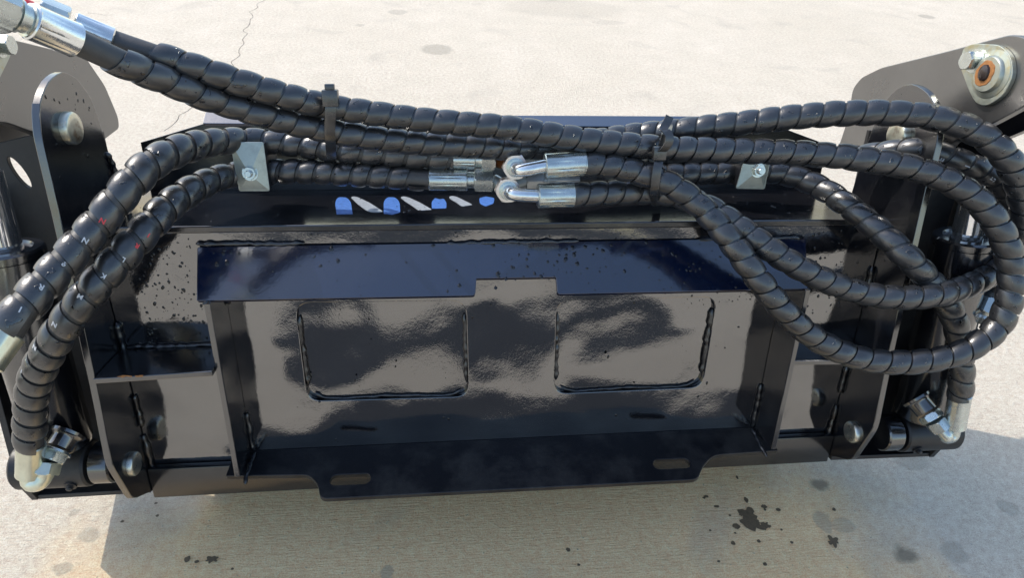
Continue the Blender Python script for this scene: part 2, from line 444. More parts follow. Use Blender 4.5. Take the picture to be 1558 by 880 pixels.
def blob(name, c, rx_, ry_, mat, rough=.3, seg=26, z=.0006, seed=0, ang=0.):
    bm = bmesh.new(); vs = []
    for k in range(seg):
        th = 2*math.pi*k/seg
        rr = 1 + rough*noise.noise(Vector((math.cos(th)*1.6, math.sin(th)*1.6, seed*3.7))) + rough*.6*noise.noise(Vector((math.cos(th)*4, math.sin(th)*4, seed*2.1)))
        x, y = math.cos(th)*rx_*rr, math.sin(th)*ry_*rr
        vs.append(bm.verts.new((c.x + x*math.cos(ang)-y*math.sin(ang), c.y + x*math.sin(ang)+y*math.cos(ang), z)))
    bm.faces.new(vs)
    return finish(name, bm, mat, ground, smooth=False, world_space=True)
def px_blob(px, py, wpx, hpx, mat, rough=.35, seed=0, ang=0., z=.0006, name='stain'):
    c = onground(px, py); a = onground(px-wpx/2, py); b_ = onground(px+wpx/2, py); d = onground(px, py-hpx/2); e = onground(px, py+hpx/2)
    return blob(name, c, (b_-a).length/2, (d-e).length/2, mat, rough, seed=seed, ang=ang, z=z)
exec_list = [(1145, 795, 34, 26), (1130, 783, 18, 12), (1163, 801, 18, 10), (1141, 778, 12, 10), (1120, 802, 12, 8), (1135, 762, 6, 9), (1162, 772, 9, 6),
    (1184, 777, 7, 5), (1115, 828, 7, 6), (1090, 772, 8, 4), (1074, 757, 8, 4), (1071, 759, 5, 3), (1154, 825, 6, 5), (1163, 860, 7, 6), (1204, 827, 5, 4),
    (1093, 856, 5, 4), (1121, 728, 4, 5), (1267, 825, 16, 14), (1268, 777, 6, 5), (1163, 777, 4, 4), (1110, 786, 4, 3), (1080, 809, 4, 3), (1118, 813, 4, 3), (1188, 808, 4, 3),
    (323, 853, 16, 11), (286, 853, 10, 9), (300, 857, 7, 5), (354, 868, 5, 4), (240, 787, 5, 4), (238, 768, 5, 3), (187, 796, 6, 4), (864, 839, 7, 7), (1153, 900, 9, 8), (880, 862, 5, 4)]
for i, (x, y, w_, h_) in enumerate(exec_list): px_blob(x, y, w_*.95, h_*.95, 'wet_stain', .75 if w_ > 15 else .3, seed=i*1.3, z=.0010+i*.00012)
for i, (x, y, w_, h_) in enumerate([] and [(1248, 737, 34, 18), (1378, 845, 44, 26), (1453, 842, 38, 26), (1252, 795, 24, 28), (1283, 800, 32, 22), (588, 870, 20, 22), (1385, 700, 22, 12), (1535, 775, 24, 12), (1120, 780, 4, 4)]):
    px_blob(x, y, w_, h_, 'damp_stain', .3, seed=i*2.3+50, z=.0006)
for i, (x, y, w_, h_) in enumerate([(665, 75, 60, 20), (800, 60, 70, 14), (930, 112, 60, 16), (640, 40, 40, 8), (900, 40, 160, 14), (860, 12, 200, 20), (1410, 25, 20, 6), (345, 150, 30, 4)]):
    px_blob(x, y, w_, h_, 'damp_faint' if 'damp_faint' in MAT else 'damp_stain', .5, seed=i*2.9+80, z=.0006) if False else None
def ribbon(name, pxs, wid, mat, seed, z=.0008, jit=.02):
    P = [onground(*q) for q in pxs]; pts = []
    for a, b_ in zip(P[:-1], P[1:]):
        n = max(2, int((b_-a).length/.02))
        for k in range(n):
            p = a.lerp(b_, k/n); pts.append(p + Vector((noise.noise(p*9+Vector((seed, 0, 0))), noise.noise(p*9+Vector((0, seed, 0))), 0))*jit)
    bm = bmesh.new(); prev = None
    for i, p in enumerate(pts[:-1]):
        t = (pts[i+1]-p).normalized(); nrm = Vector((-t.y, t.x, 0)); w_ = wid*(.5 + .8*abs(noise.noise(p*31+Vector((seed, 2, 0)))))
        cur = (bm.verts.new((*(p+nrm*w_).xy, z)), bm.verts.new((*(p-nrm*w_).xy, z)))
        if prev: bm.faces.new((prev[0], prev[1], cur[1], cur[0]))
        prev = cur
    return finish(name, bm, mat, ground, smooth=False, world_space=True)
ribbon('crack', [(414, -8), (386, 12), (378, 40), (372, 62), (358, 90), (350, 112)], .0026, 'crack_dark', 3, jit=.05)
ribbon('crack', [(300, 155), (272, 176), (262, 192), (240, 204)], .0022, 'crack_dark', 9, jit=.03)
ribbon('crack', [(133, 19), (160, 23), (186, 22)], .002, 'crack_dark', 12)

# ------------------------------------------------------------------ the welded frame
UL, UR = -.690, .725          # inner faces of the two main side plates
DECK = .297                   # height of the deck up the plate
TH = .012
frame = thing('grapple_frame', 'black glossy welded steel attachment frame lying across the middle of the concrete', 'grapple frame', (.018, -.26, -.02))
def pv(px, py, w=0.): q = onw(px, py, w); return (q.x, q.y)
# back plate with two round-cornered windows, and the panel welded behind them
pocketL = rounded([pv(449, 461), pv(709, 458), pv(713, 604), pv(468, 611)], .030, 6)
pocketR = rounded([pv(847, 458), pv(1091, 452), pv(1068, 590), pv(843, 600)], .030, 6)
vb = -.262
plate('back_plate', [(UL+.0005, vb), (UR-.0005, vb), (UR-.0005, DECK-.0125), (UL+.0005, DECK-.0125)], 'gloss_paint', frame, 'w', -.005, .010, holes=[pocketL, pocketR], bev=.0015)
plate('pocket_panel', [(-.44, -.13), (.50, -.13), (.50, .22), (-.44, .22)], 'gloss_paint', frame, 'w', -.0155, .010)
# deck
def ov(px, py, v=DECK): q = on(px, py, 1, v); return (q.x, q.z)
plate('deck', [(UL+.0005, -.234), (UR-.0005, -.234), (UR-.0005, .006), (UL+.0005, .006)], 'deck_paint', frame, 'v', DECK-.006, .012, bev=.0022)
# side plates (outline = (w, v))
side = [(.082, -.205), (.116, -.10), (.100, .06), (.088, .22), (.080, .33), (.074, .46), (.058, .503), (.022, .530), (-.022, .541), (-.058, .529), (-.092, .492), (-.106, .42), (-.12, .30), (-.13, -.10), (-.02, -.262)]
sideR = [(w_, v_) for w_, v_ in side]
plate('side_plate', rounded(side, .015, 2), 'side_paint', frame, 'u', UL-TH/2, TH)
plate('side_plate', rounded(side, .015, 2), 'side_paint', frame, 'u', UR+TH/2, TH)
# bright worn front edges come from the bevel; outer plates
outer = [(-.20, -.262), (-.001, -.262), (.022, -.205), (.006, .0), (-.02, .22), (-.06, .33), (-.16, .33), (-.20, .1)]
for uu in (-.918, .976):
    pl_ = outer if uu < 0 else outer[:-3] + [(-.06, .36), (-.29, .33), (-.30, .05)]  # right plate's unseen rear stretched back to block sun beside the frame
    plate('outer_plate', [(a+(.016 if uu > 0 else 0.), b_) for a, b_ in pl_], 'dull_paint', frame, 'u', uu, .012)
# plates that close the cylinder bays behind
q = onw(32, 262, -.13)
hole = [(q.x+.010*math.cos(a)*1.0 - .010*math.sin(a), q.y+.028*math.sin(a)) for a in [i*math.pi/9 for i in range(18)]]
plate('bay_floor', [(-.911, -.125), (UL-TH-.001, -.125), (UL-TH-.001, -.004), (-.911, -.002)], 'dull_paint', frame, 'v', -.257, .010)
plate('bay_floor', [(UR+TH+.001, -.125), (.969, -.125), (.969, .013), (UR+TH+.001, .008)], 'dull_paint', frame, 'v', -.257, .010)
for uu in (-.655, .69):      # unseen feet added to carry the plate, set wide to block sun beneath
    plate('added_rear_foot', [(-.235, .25), (-.012, .05), (-.012, -.20), (-.05, -.30), (-.16, GROUND_V+.018+.16*.268), (-.42, GROUND_V+.018+.42*.268), (-.42, -.16), (-.25, -.05)], 'dull_paint', frame, 'u', uu, .016)
plate('sun_block_plate', [(-.646, GROUND_V+.066), (.681, GROUND_V+.066), (.681, -.04), (-.646, -.04)], 'dull_paint', frame, 'w', -.17, .010)  # unseen plate added to stop sun leaking under the frame
plate('bay_plate', [(-.918, -.25), (UL-TH-.001, -.19), (UL-TH-.001, .43), (-.80, .43), (-.918, .40)], 'dull_paint', frame, 'w', -.13, .010, holes=[hole])
plate('bay_plate', [(UR+TH+.001, -.25), (.968, -.25), (.968, .41), (.93, .44), (UR+TH+.001, .44)], 'dull_paint', frame, 'w', -.13, .010)
# rear top panel: sloping shoulders either side of a long bar
plate('rear_panel', [(UL+.001, DECK-.012), (UR-.001, DECK-.012), (UR-.001, .392), (.60, .432), (-.555, .432), (UL+.001, .392)], 'bar_paint', frame, 'w', -.240, .010, holes=[rounded([(a_, .374), (b_, .374), (b_, .398), (a_, .398)], .008, 3) for a_, b_ in ((-.40, -.20), (-.13, .12), (.20, .48))])
tn = Vector((0, .80, .60)); tb = Vector((0, .60, -.80)); to = Vector((0, .4405, -.235))
def tpt(px, py):
    d = ray(px, py); t = (to-CAM).dot(tn)/d.dot(tn); q = CAM+d*t-to; return (q.x, q.dot(tb))
plate('top_bar', rounded([tpt(309, 190), tpt(1136, 196), tpt(1122, 179), tpt(700, 177), tpt(314, 172)], .004, 3), 'top_paint', frame, None, 0, .008, bev=.0012, frame=(to, Vector((1, 0, 0)), tb, tn))
# front face lip under the deck edge, bent top flange with a notch, ribs, bottom lip
def flange_pt(px, py):
    # plane through the line v=.262,w=.003 sloping out and down at 45 degrees
    d = ray(px, py); n = Vector((0, 1, 1)).normalized(); p0 = Vector((0, .262, .004))
    t = (p0-CAM).dot(n)/d.dot(n); return CAM + d*t
fo = Vector((0, .262, .004)); fa = Vector((1, 0, 0)); fb = Vector((0, .70710678, -.70710678)); fn = Vector((0, .70710678, .70710678))
def f2(px, py): q = flange_pt(px, py)-fo; return (q.dot(fa), q.dot(fb))
fpts = [f2(300, 376), f2(299, 458), f2(723, 450), f2(725, 424), f2(846, 422), f2(848, 448), f2(1229, 440), f2(1226, 362)]
fl = rounded([(*fpts[0], .004), (*fpts[1], .003), (*fpts[2], .006), (*fpts[3], .002), (*fpts[4], .002), (*fpts[5], .006), (*fpts[6], .003), (*fpts[7], .004)], .004, 4)
plate('top_flange', fl, 'flange_paint', frame, None, 0, .009, bev=.001, frame=(fo - fn*.0045, fa, fb, fn))
fl_wo = flange_pt(299, 458).z
# ribs
rl_u = onw(328, 470).x; rr_u = onw(1205, 470).x
rib = [(.0005, .245), (.060, .198), (.080, .186), (.082, -.165), (.0005, -.172)]
RIBL, RIBR = -.500, .548
for uu, s in ((RIBL, 1), (RIBR, -1)):
    plate('rib', rib, 'side_paint', frame, 'u', uu, .010, bev=.0014)
# bottom lip
LV = lambda w_: -.168 - .20*w_        # slopes down slightly as it comes out
def lip_pt(px, py):
    d = ray(px, py); n = Vector((0, 1, .20)).normalized(); p0 = Vector((0, -.168, 0))
    t = (p0-CAM).dot(n)/d.dot(n); return CAM + d*t
lo_ = Vector((0, -.168, 0)); la = Vector((1, 0, 0)); ln = Vector((0, 1, .20)).normalized(); lb = la.cross(ln)*-1
lb = Vector((0, -.20, 1)).normalized()
def l2(px, py): q = lip_pt(px, py)-lo_; return (q.dot(la), q.dot(lb))
yl = l2(365, 724)[1]; yr = l2(1182, 688)[1]
lp = [(l2(345, 724)[0], .0005, 0), (*l2(343, 725), .004), (*l2(470, 723), .02), (*l2(484, 738), .012), (*l2(487, 760), .014), (*l2(1062, 730), .016), (*l2(1068, 712), .012), (*l2(1084, 693), .02), (*l2(1184, 686), .003), (l2(1184, 686)[0], .0005, 0)]
def slot(cx_, cy_, hw, hh):
    c = l2(cx_, cy_); out = []
    for i in range(20):
        a = math.pi*2*i/20; x = math.cos(a)*hh; y = math.sin(a)*hh
        out.append((c[0] + x + (hw if math.cos(a) >= 0 else -hw), c[1] + y))
    return out
plate('bottom_lip', rounded(lp, .005, 6), 'lip_paint', frame, None, 0, .010, holes=[slot(533, 730, .0255, .0125), slot(1022, 706, .0255, .0125)], bev=.0015, frame=(lo_ - ln*.005, la, lb, ln))
# bottom bar and side ledges
bm = bmesh.new(); vt = onw(290, 704).y
add_box(bm, (UL+.0008, -.2585, .0005), (UR-.0008, vt, .017), .003); finish('bottom_bar', bm, 'bar_paint', frame)
vl = onw(240, 528).y; wl = on(240, 568, 1, vl).z
plate('ledge', [(UL+.0008, .0005), (RIBL-.0055, .0005), (RIBL-.0055, wl), (UL+.0008, wl+.012)], 'side_paint', frame, 'v', vl-.005, .010)
vl2 = onw(1240, 520).y; wl2 = on(1240, 548, 1, vl2).z
plate('ledge', [(RIBR+.0055, .0005), (UR-.0008, .0005), (UR-.0008, wl2+.01), (RIBR+.0055, wl2)], 'side_paint', frame, 'v', vl2-.005, .010)
# weld beads
k = 0
def pw3(px, py, w_=0.): return onw(px, py, w_)
BEADS = [
    ([(RIBL+.008, .23, .003), (RIBL+.008, .15, .003)], .0055), ([(RIBL+.008, -.08, .003), (RIBL+.008, -.165, .003)], .006),
    ([(RIBR-.008, .23, .003), (RIBR-.008, .14, .003)], .0055), ([(RIBR-.008, -.06, .003), (RIBR-.008, -.165, .003)], .006),
    ([(UL+.004, DECK-.02, .003), (UL+.004, .20, .003)], .006), ([(UL+.004, .12, .003), (UL+.004, .03, .004)], .007), ([(UL+.004, -.03, .003), (UL+.005, -.10, .003)], .006), ([(UL+.004, -.12, .003), (UL+.006, -.22, .006)], .007),
    ([(UR-.004, .20, .003), (UR-.004, .11, .003)], .006), ([(UR-.004, -.02, .003), (UR-.004, -.09, .003)], .006), ([(UR-.004, -.12, .003), (UR-.006, -.22, .006)], .007),
    ([pw3(298, 372, .004), pw3(380, 371, .004), pw3(462, 371, .004)], .0055), ([pw3(680, 371, .004), pw3(780, 369, .004), pw3(880, 367, .004)], .0055),
    ([pw3(1060, 365, .004), pw3(1140, 363, .004), pw3(1224, 361, .004)], .0055),
    ([(UL+.01, vl+.002, .003), (UL+.08, vl+.002, .003), (RIBL-.01, vl+.002, .003)], .006),
    ([(RIBL+.012, -.166, .008), (RIBL+.010, -.176, .045), (RIBL+.009, -.186, .078)], .006), ([(RIBR-.012, -.166, .008), (RIBR-.010, -.176, .045), (RIBR-.009, -.186, .078)], .006),
    ([(RIBL+.004, .185, .070), (RIBL-.006, .187, .079)], .006), ([(RIBR-.004, .185, .070), (RIBR+.006, .187, .079)], .006),
    ([(UL+.001, .40, -.10), (UL+.006, .34, -.115), (UL+.006, .30, -.12)], .007)]
for pts, r in BEADS:
    k += 1; bead(pts, r*.8, frame, seed=k)
# beads inside the windows (left and right sides, and the bottom run)
def side_run(loop, idx, off=.004, z=-.006, r=.0045, sd=0):
    pts = [(*Vector(loop[i]).xy, z) for i in idx]; bead(pts, r, frame, seed=sd)
for (pl, sd) in ((pocketL, 40), (pocketR, 60)):
    n = len(pl)       # corners: 0-6 top left, 7-13 top right, 14-20 bottom right, 21-27 bottom left
    bead([(pl[27][0]+.003, pl[27][1], -.006), ((pl[27][0]+pl[0][0])/2+.003, (pl[27][1]+pl[0][1])/2, -.006), (pl[0][0]+.003, pl[0][1], -.006)], .005, frame, sd)
    bead([(pl[13][0]-.003, pl[13][1], -.006), ((pl[13][0]+pl[14][0])/2-.003, (pl[13][1]+pl[14][1])/2, -.006), (pl[14][0]-.003, pl[14][1], -.006)], .005, frame, sd+1)
    bead([(pl[17][0]-.006, pl[17][1]+.006, -.008), (pl[20][0], pl[20][1]+.003, -.008), ((pl[20][0]+pl[21][0])/2, (pl[20][1]+pl[21][1])/2+.003, -.008), (pl[21][0], pl[21][1]+.003, -.008), (pl[24][0]+.006, pl[24][1]+.006, -.008)], .003, frame, sd+2)
# pins
def pin(c, r, L, du, mat, parent=frame, name='pin'):
    bm = bmesh.new(); c = Vector(c)
    add_lathe(bm, c, (du, 0, 0), [(0, r), (L-.004, r), (L-.0012, r-.0016), (L, r-.004), (L+.0001, r*.5)], 32)
    return finish(name, bm, mat, parent, angle=40)
pin((UL-.005, on(120, 195, 0, UL+.016).y, on(120, 195, 0, UL+.016).z), .0255, .017, 1, 'pin_steel')
pin((UR+.005, on(1358, 205, 0, UR-.016).y, on(1358, 205, 0, UR-.016).z), .0255, .017, -1, 'pin_steel')
q = on(208, 706, 0, UL+.008); pin((UL-.005, q.y, q.z), .0225, .0145, 1, 'pin_steel_clean')
q = on(1293, 658, 0, UR-.008); pin((UR+.005, q.y, q.z), .0225, .0145, -1, 'pin_steel_clean')
# painted stripes on the deck: measured outlines, as flat film
def film(name, pxs, mat, lab):
    P = [on(x, y, 1, DECK+.0006) for x, y in pxs]
    bm = bmesh.new(); bm.faces.new([bm.verts.new(p) for p in P]); ret = bmesh.ops.extrude_face_region(bm, geom=bm.faces[:])
    for g in ret['geom']:
        if isinstance(g, bmesh.types.BMVert): g.co.y -= .0004
    return finish(name, bm, mat, frame, smooth=False, props={'label': lab})
def Z(x, y): return (500 + x/5.564, 280 + y/5.564)      # read off an enlargement
film('decal_mark', rounded([(*Z(68, 256), 0), (*Z(54, 160), 6), (*Z(75, 112), 6), (*Z(150, 112), 8), (*Z(188, 150), 6), (*Z(203, 254), 0)], 2, 5), 'decal_blue', 'blue arched decal mark')
film('decal_mark', rounded([(*Z(466, 250), 1), (*Z(466, 150), 6), (*Z(495, 112), 6), (*Z(565, 112), 8), (*Z(602, 155), 6), (*Z(606, 240), 2), (*Z(540, 258), 1)], 2, 5), 'decal_blue', 'blue arched decal mark')
film('decal_mark', rounded([(*Z(874, 208), 1), (*Z(872, 150), 3), (*Z(900, 118), 2), (*Z(940, 130), 2), (*Z(975, 122), 3), (*Z(998, 160), 2), (*Z(996, 205), 1)], 2, 4), 'decal_blue', 'worn blue arched decal mark')
film('decal_mark', rounded([(*Z(1280, 165), 2), (*Z(1275, 120), 2), (*Z(1330, 105), 2), (*Z(1405, 118), 3), (*Z(1395, 165), 2), (*Z(1330, 190), 2)], 2, 4), 'decal_blue', 'worn blue decal mark')
for pts in ([(186, 112), (215, 104), (255, 114), (350, 160), (464, 234), (425, 240), (360, 238), (320, 225), (240, 165)],
            [(605, 112), (635, 104), (680, 114), (770, 155), (878, 218), (762, 224), (700, 180), (645, 145)],
            [(1016, 112), (1040, 100), (1080, 106), (1140, 135), (1222, 176), (1128, 190), (1080, 155), (1035, 130)]):
    film('decal_slash', rounded([(*Z(*q), 3) for q in pts], 3, 3), 'decal_silver', 'slanted silver decal slash')
# rust spots on edges
def rust_at(c, ru, rv, axis, seed):
    bm = bmesh.new(); vs = []
    for k_ in range(14):
        th = 2*math.pi*k_/14; rr = .7 + .6*noise.noise(Vector((math.cos(th)*2, math.sin(th)*2, seed)))+random.uniform(-.12, .12)
        a, b_ = math.cos(th)*ru*rr, math.sin(th)*rv*rr
        vs.append(bm.verts.new(Vector(c) + (Vector((a, b_, 0)) if axis == 'w' else Vector((0, b_, a)) if axis == 'u' else Vector((a, 0, b_)))))
    bm.faces.new(vs); finish('rust_spot', bm, 'rust', frame, smooth=False)
def lipedge(px, py):     # on the lip's front face
    q = lip_pt(px, py); return q
for i, (px, py, rw, rh, w_) in enumerate([(190, 573, .018, .003, wl+.013), (212, 573, .010, .0025, wl+.013)]):
    q = onw(px, py, w_); rust_at((q.x, q.y, w_), rw, rh, 'w', i)
for i, (px, rw) in enumerate([(500, .014), (560, .010), (640, .018), (790, .032), (826, .016), (930, .010), (985, .014)]):
    py = 761 - (px-493)*.0527
    w_ = lip_pt(px, py-7).z + .0008
    q = onw(px, py-2.2, w_); rust_at((q.x, q.y, w_), rw, .0020, 'w', i+9)

# ------------------------------------------------------------------ upper link arms
def arm(mirror, label, group):
    s = -1 if mirror else 1
    ua = -.80 if mirror else .80
    th = thing('link_arm', label, 'link arm', (ua+s*.02, .45, -.1), group)
    if not mirror:
        o = [on(x, y, 0, ua) for x, y in [(1270, 240), (1290, 180), (1297, 135), (1310, 118), (1340, 103), (1440, 78), (1538, 52), (1560, 56), (1585, 80), (1588, 120), (1565, 158), (1510, 188), (1450, 215), (1420, 250), (1330, 262), (1276, 248)]]
    else:
        o = [on(x, y, 0, ua) for x, y in [(140, 227), (182, 195), (180, 178), (160, 130), (130, 86), (105, 82), (85, 76), (20, 60), (-30, 40), (-70, 60), (-80, 120), (-40, 185), (10, 187), (60, 205), (105, 240)]]
    out = [(p.z, p.y) for p in o]
    plate('arm_plate', rounded(out, .012, 3), 'arm_paint', th, 'u', ua + s*.008, .016, bev=.0018)
    plate('arm_plate', rounded([(a-.0, b_) for a, b_ in out], .012, 3), 'side_paint', th, 'u', ua + s*.095, .016, bev=.0018)
    # pin flag with a round boss, plug and retaining bolt
    if not mirror: fp = [on(x, y, 0, ua-.004) for x, y in [(1468, 72), (1485, 66), (1525, 68), (1542, 85), (1545, 115), (1530, 145), (1505, 162), (1488, 158), (1478, 140), (1463, 100)]]; c = on(1506, 113, 0, ua-.01); bc = on(1473, 92, 0, ua-.022)
    else: fp = [on(x, y, 0, ua+.004) for x, y in [(22, 58), (-10, 50), (-50, 55), (-60, 100), (-40, 140), (-10, 130), (10, 90)]]; c = on(-30, 100, 0, ua+.01); bc = on(12, 68, 0, ua+.022)
    flag = plate('pin_flag', rounded([(p.z, p.y) for p in fp], .012, 3), 'zinc_flag', th, 'u', ua - s*.004, .008, bev=.001)
    bm = bmesh.new(); add_lathe(bm, (ua - s*.006, c.y, c.z), (-s, 0, 0), [(0, .040), (.003, .038), (.005, .030), (.009, .029), (.011, .027), (.0115, .012), (.009, .009)], 36); finish('pin_boss', bm, 'zinc_flag', flag)
    bm = bmesh.new(); add_lathe(bm, (ua - s*.0172, c.y+.001, c.z-.003), (-s, 0, 0), [(0, .0200), (.0012, .0190), (.0016, .015)], 44, lambda a, h: 1+.06*math.sin(a*2+1)+.03*math.sin(a*5)+.02*math.sin(a*11)); finish('rust_ring', bm, 'rust', flag)
    bm = bmesh.new(); add_lathe(bm, (ua - s*.018, c.y+.002, c.z-.002), (-s, 0, 0), [(0, .0125), (.004, .011), (.007, .006), (.0075, .002)], 12, lambda a, h: 1+.12*math.sin(a*2)); finish('grease_plug', bm, 'plug_dark', flag)
    bm = bmesh.new(); add_lathe(bm, (ua - s*.008, bc.y, bc.z), (-s, 0, 0), [(0, .0195), (.003, .0195), (.0034, .012)], 28); finish('washer', bm, 'zinc', th)
    hex_nut('bolt_head', (ua - s*.011, bc.y, bc.z), (-s, 0, 0), .0155, .017, 'zinc', th, rot=(0, 1, .3))
    return th
arm(False, 'broad dark link arm with galvanised pin flag and rusty pin centre, upper right corner', 'upper link arms')
arm(True, 'dark link arm behind the round side plate in the upper left corner', 'upper link arms')

# ------------------------------------------------------------------ hydraulic cylinders
def cylinder(a, b_, gland_t, s, label):
    """a = eye centre at the foot, b_ = far rod end, gland_t = where the barrel ends"""
    a, b_ = Vector(a), Vector(b_); d = (b_-a).normalized(); L = (b_-a).length; g = L*gland_t
    th = thing('hydraulic_cylinder', label, 'hydraulic cylinder', tuple(a), 'hydraulic cylinders at the ends of the frame')
    bm = bmesh.new(); add_lathe(bm, a+d*.035, d, [(0, .030), (.012, .049), (.02, .0515), (g-.055, .0515), (g-.054, .0515)], 40); barrel = finish('barrel', bm, 'side_paint', th)
    bm = bmesh.new(); add_lathe(bm, a+d*(g-.020), d, [(0, .0515), (.001, .0560), (.045, .0560), (.046, .054), (.048, .054), (.049, .056), (.058, .056), (.062, .053), (.062, .040), (.057, .038), (.057, .02)], 40); gl = finish('gland', bm, 'side_paint', th)
    bm = bmesh.new(); add_lathe(bm, a+d*(g+.02), d, [(0, .0265), (L-g-.02, .0265)], 32); finish('rod', bm, 'chrome', th)
    bm = bmesh.new(); c = a
    u0, u1 = (-.090, .052) if s < 0 else (-.052, .090)
    add_lathe(bm, c+Vector((u0*.9, 0, 0)), (1, 0, 0), [(0, .040), (.004, .043), (u1*.9-u0*.9-.004, .043), (u1*.9-u0*.9, .040)], 36); finish('base_eye', bm, 'dull_paint', th)
    sgn = 1 if s < 0 else -1          # towards the main side plate
    x0 = c.x + (u1*.9 + .004 if s < 0 else u0*.9 - .004)
    bm = bmesh.new(); add_lathe(bm, (x0, c.y, c.z), (sgn, 0, 0), [(0, .036), (.003, .039), (.034, .039), (.037, .036)], 32); finish('spacer_bush', bm, 'side_paint', th)
    bm = bmesh.new(); q = c + Vector((-.02*s, -.018, .040)); add_lathe(bm, q-Vector((0, 0, .004)), (0, -.35, .93), [(0, .0105), (.006, .0105), (.0065, .006), (.012, .0055), (.014, .003)], 16); finish('grease_nipple', bm, 'dull_paint', th)
    return th, barrel, d
qL = on(112, 714, 0, -.80); 
aL = (-.815, qL.y+.004, .035); bL = on(-6, 240, 0, -.86)
cylL, _, dL = cylinder(aL, on(-28, 262, 2, .03), .70, -1, 'hydraulic cylinder with bright rod standing behind the two thick hoses on the left')
qR = on(1400, 672, 2, .035); 
cylR, _, dR = cylinder(tuple(on(1394, 656, 2, .03)), on(1501, 245, 2, .04), .69, 1, 'hydraulic cylinder with bright rod behind the hose loops on the right')

# ------------------------------------------------------------------ hoses
def P3(l): return [onw(x, y, w_) for x, y, w_ in l]
def ferrule(name, a, b_, r, mat, parent, ribs=10, rot=None):
    """crimped sleeve: long flats pressed into the metal"""
    a, b_ = Vector(a), Vector(b_); d = b_-a; L = d.length
    def f(th, h):
        e = 1.0 - .045*max(0, 1-abs(math.cos(th*ribs/2))*2.2)
        if h < L*.06 or h > L*.95: return 1.0
        return e
    bm = bmesh.new(); c = min(.0015, L*.05)
    add_lathe(bm, a, d, [(0, r*.86), (0, r-c), (c, r), (L*.05, r), (L*.09, r*.985), (L*.5, r*.975), (L*.93, r*.985), (L*.96, r), (L-c, r), (L, r-c), (L, r*.7)], ribs*6, f, rot)
    return finish(name, bm, mat, parent, angle=28)
def pipe(name, pts, r, mat, parent, seg=24):
    path = Path(pts); return finish(name, tube_bm(path, 0, path.len, r, seg, .003), mat, parent, angle=50)
def hose(label, pts, r, pitch, gap=.05, bulge=.12, hand=-1, seed=0, mat='hose_guard', core=.80, d0=0., d1=0., g0=.0, g1=.0, th0=0., group='black spiral wrapped hydraulic hoses'):
    path = Path(P3(pts))
    mid = path.at(path.len*.5)[0]
    th = thing('hydraulic_hose', label, 'hydraulic hose', tuple(path.P[0]), group)
    rr = r if callable(r) else (lambda t: r)
    finish('hose_tube', tube_bm(path, d0, path.len-d1, lambda t: rr(t)*core, 18, .010), 'hose_rubber', th, angle=60)
    finish('spiral_guard', guard_bm(path, g0, path.len-g1, rr, pitch, gap, bulge, 24, hand, seed, th0), mat, th, angle=48)
    return th, path

# long hose with the big loop on the right (upper one of the pair)
B, pB = hose('hose swinging round the largest loop at the right and back to the upper elbow fitting',
  [(172, 62, .14), (225, 80, .135), (300, 104, .12), (380, 130, .10), (450, 150, .08), (500, 162, .06), (560, 171, .05), (640, 182, .04), (700, 188, .04), (760, 193, .04), (820, 202, .035), (880, 212, .03), (940, 219, .03), (1000, 225, .03), (1060, 228, .03), (1130, 230, .03), (1200, 232, .04), (1260, 236, .05), (1320, 243, .07), (1390, 256, .09), (1450, 279, .115), (1496, 314, .135), (1526, 360, .15), (1539, 410, .16), (1536, 455, .17), (1518, 497, .175), (1480, 528, .18), (1430, 546, .18), (1360, 552, .17), (1300, 543, .16), (1240, 515, .15), (1190, 470, .145), (1150, 420, .13), (1110, 365, .105), (1070, 318, .075), (1020, 281, .055), (960, 259, .04), (920, 251, .036), (888, 249, .036)],
  lambda t: .0196 + .0027*min(1, max(0, (t-.12)/.25)), .0335, gap=.08, bulge=.145, hand=-1, seed=3, g0=.034, th0=2.6, core=.72)
A, pA = hose('hose from the large bright upper left fitting to the inner loop and the lower elbow',
  [(112, 61, .215), (190, 97, .18), (250, 122, .15), (300, 143, .125), (350, 160, .10), (400, 175, .085), (450, 188, .065), (500, 199, .05), (560, 209, .035), (620, 216, .02), (680, 221, .01), (740, 224, 0), (800, 226, -.02), (860, 222, -.04), (920, 212, -.055), (970, 205, -.06), (1020, 200, -.04), (1080, 193, -.02), (1150, 185, 0), (1220, 177, .02), (1300, 172, .04), (1370, 173, .06), (1430, 181, .08), (1480, 198, .10), (1520, 227, .12), (1545, 264, .125), (1556, 305, .12), (1557, 350, .11), (1545, 385, .10), (1518, 411, .10), (1480, 432, .12), (1420, 450, .145), (1360, 453, .14), (1300, 443, .13), (1240, 420, .125), (1180, 386, .11), (1130, 350, .085), (1085, 320, .06), (1040, 300, .035), (990, 292, .015), (940, 293, .02), (870, 297, .034)],
  lambda t: .0198 + .0022*min(1, max(0, (t-.12)/.25)), .0335, gap=.08, bulge=.145, hand=-1, seed=5, g0=.034, th0=2.6, core=.80)
L1, pL1 = hose('upper thick printed hose on the left, running down to the left edge of the frame',
  [(8, 510, .27), (24, 484, .26), (60, 440, .225), (110, 385, .18), (150, 340, .15), (190, 290, .12), (230, 250, .08), (280, 226, .02), (330, 216, -.04), (382, 214, -.085), (450, 220, -.09), (510, 228, -.07), (570, 233, -.06), (630, 238, -.05), (692, 242, -.04)],
  lambda t: .0247 if t < .4 else .0247-.0022*min(1, (t-.4)/.2), .0375, gap=.17, bulge=.14, hand=-1, seed=9, mat='hose_guard', core=.79)
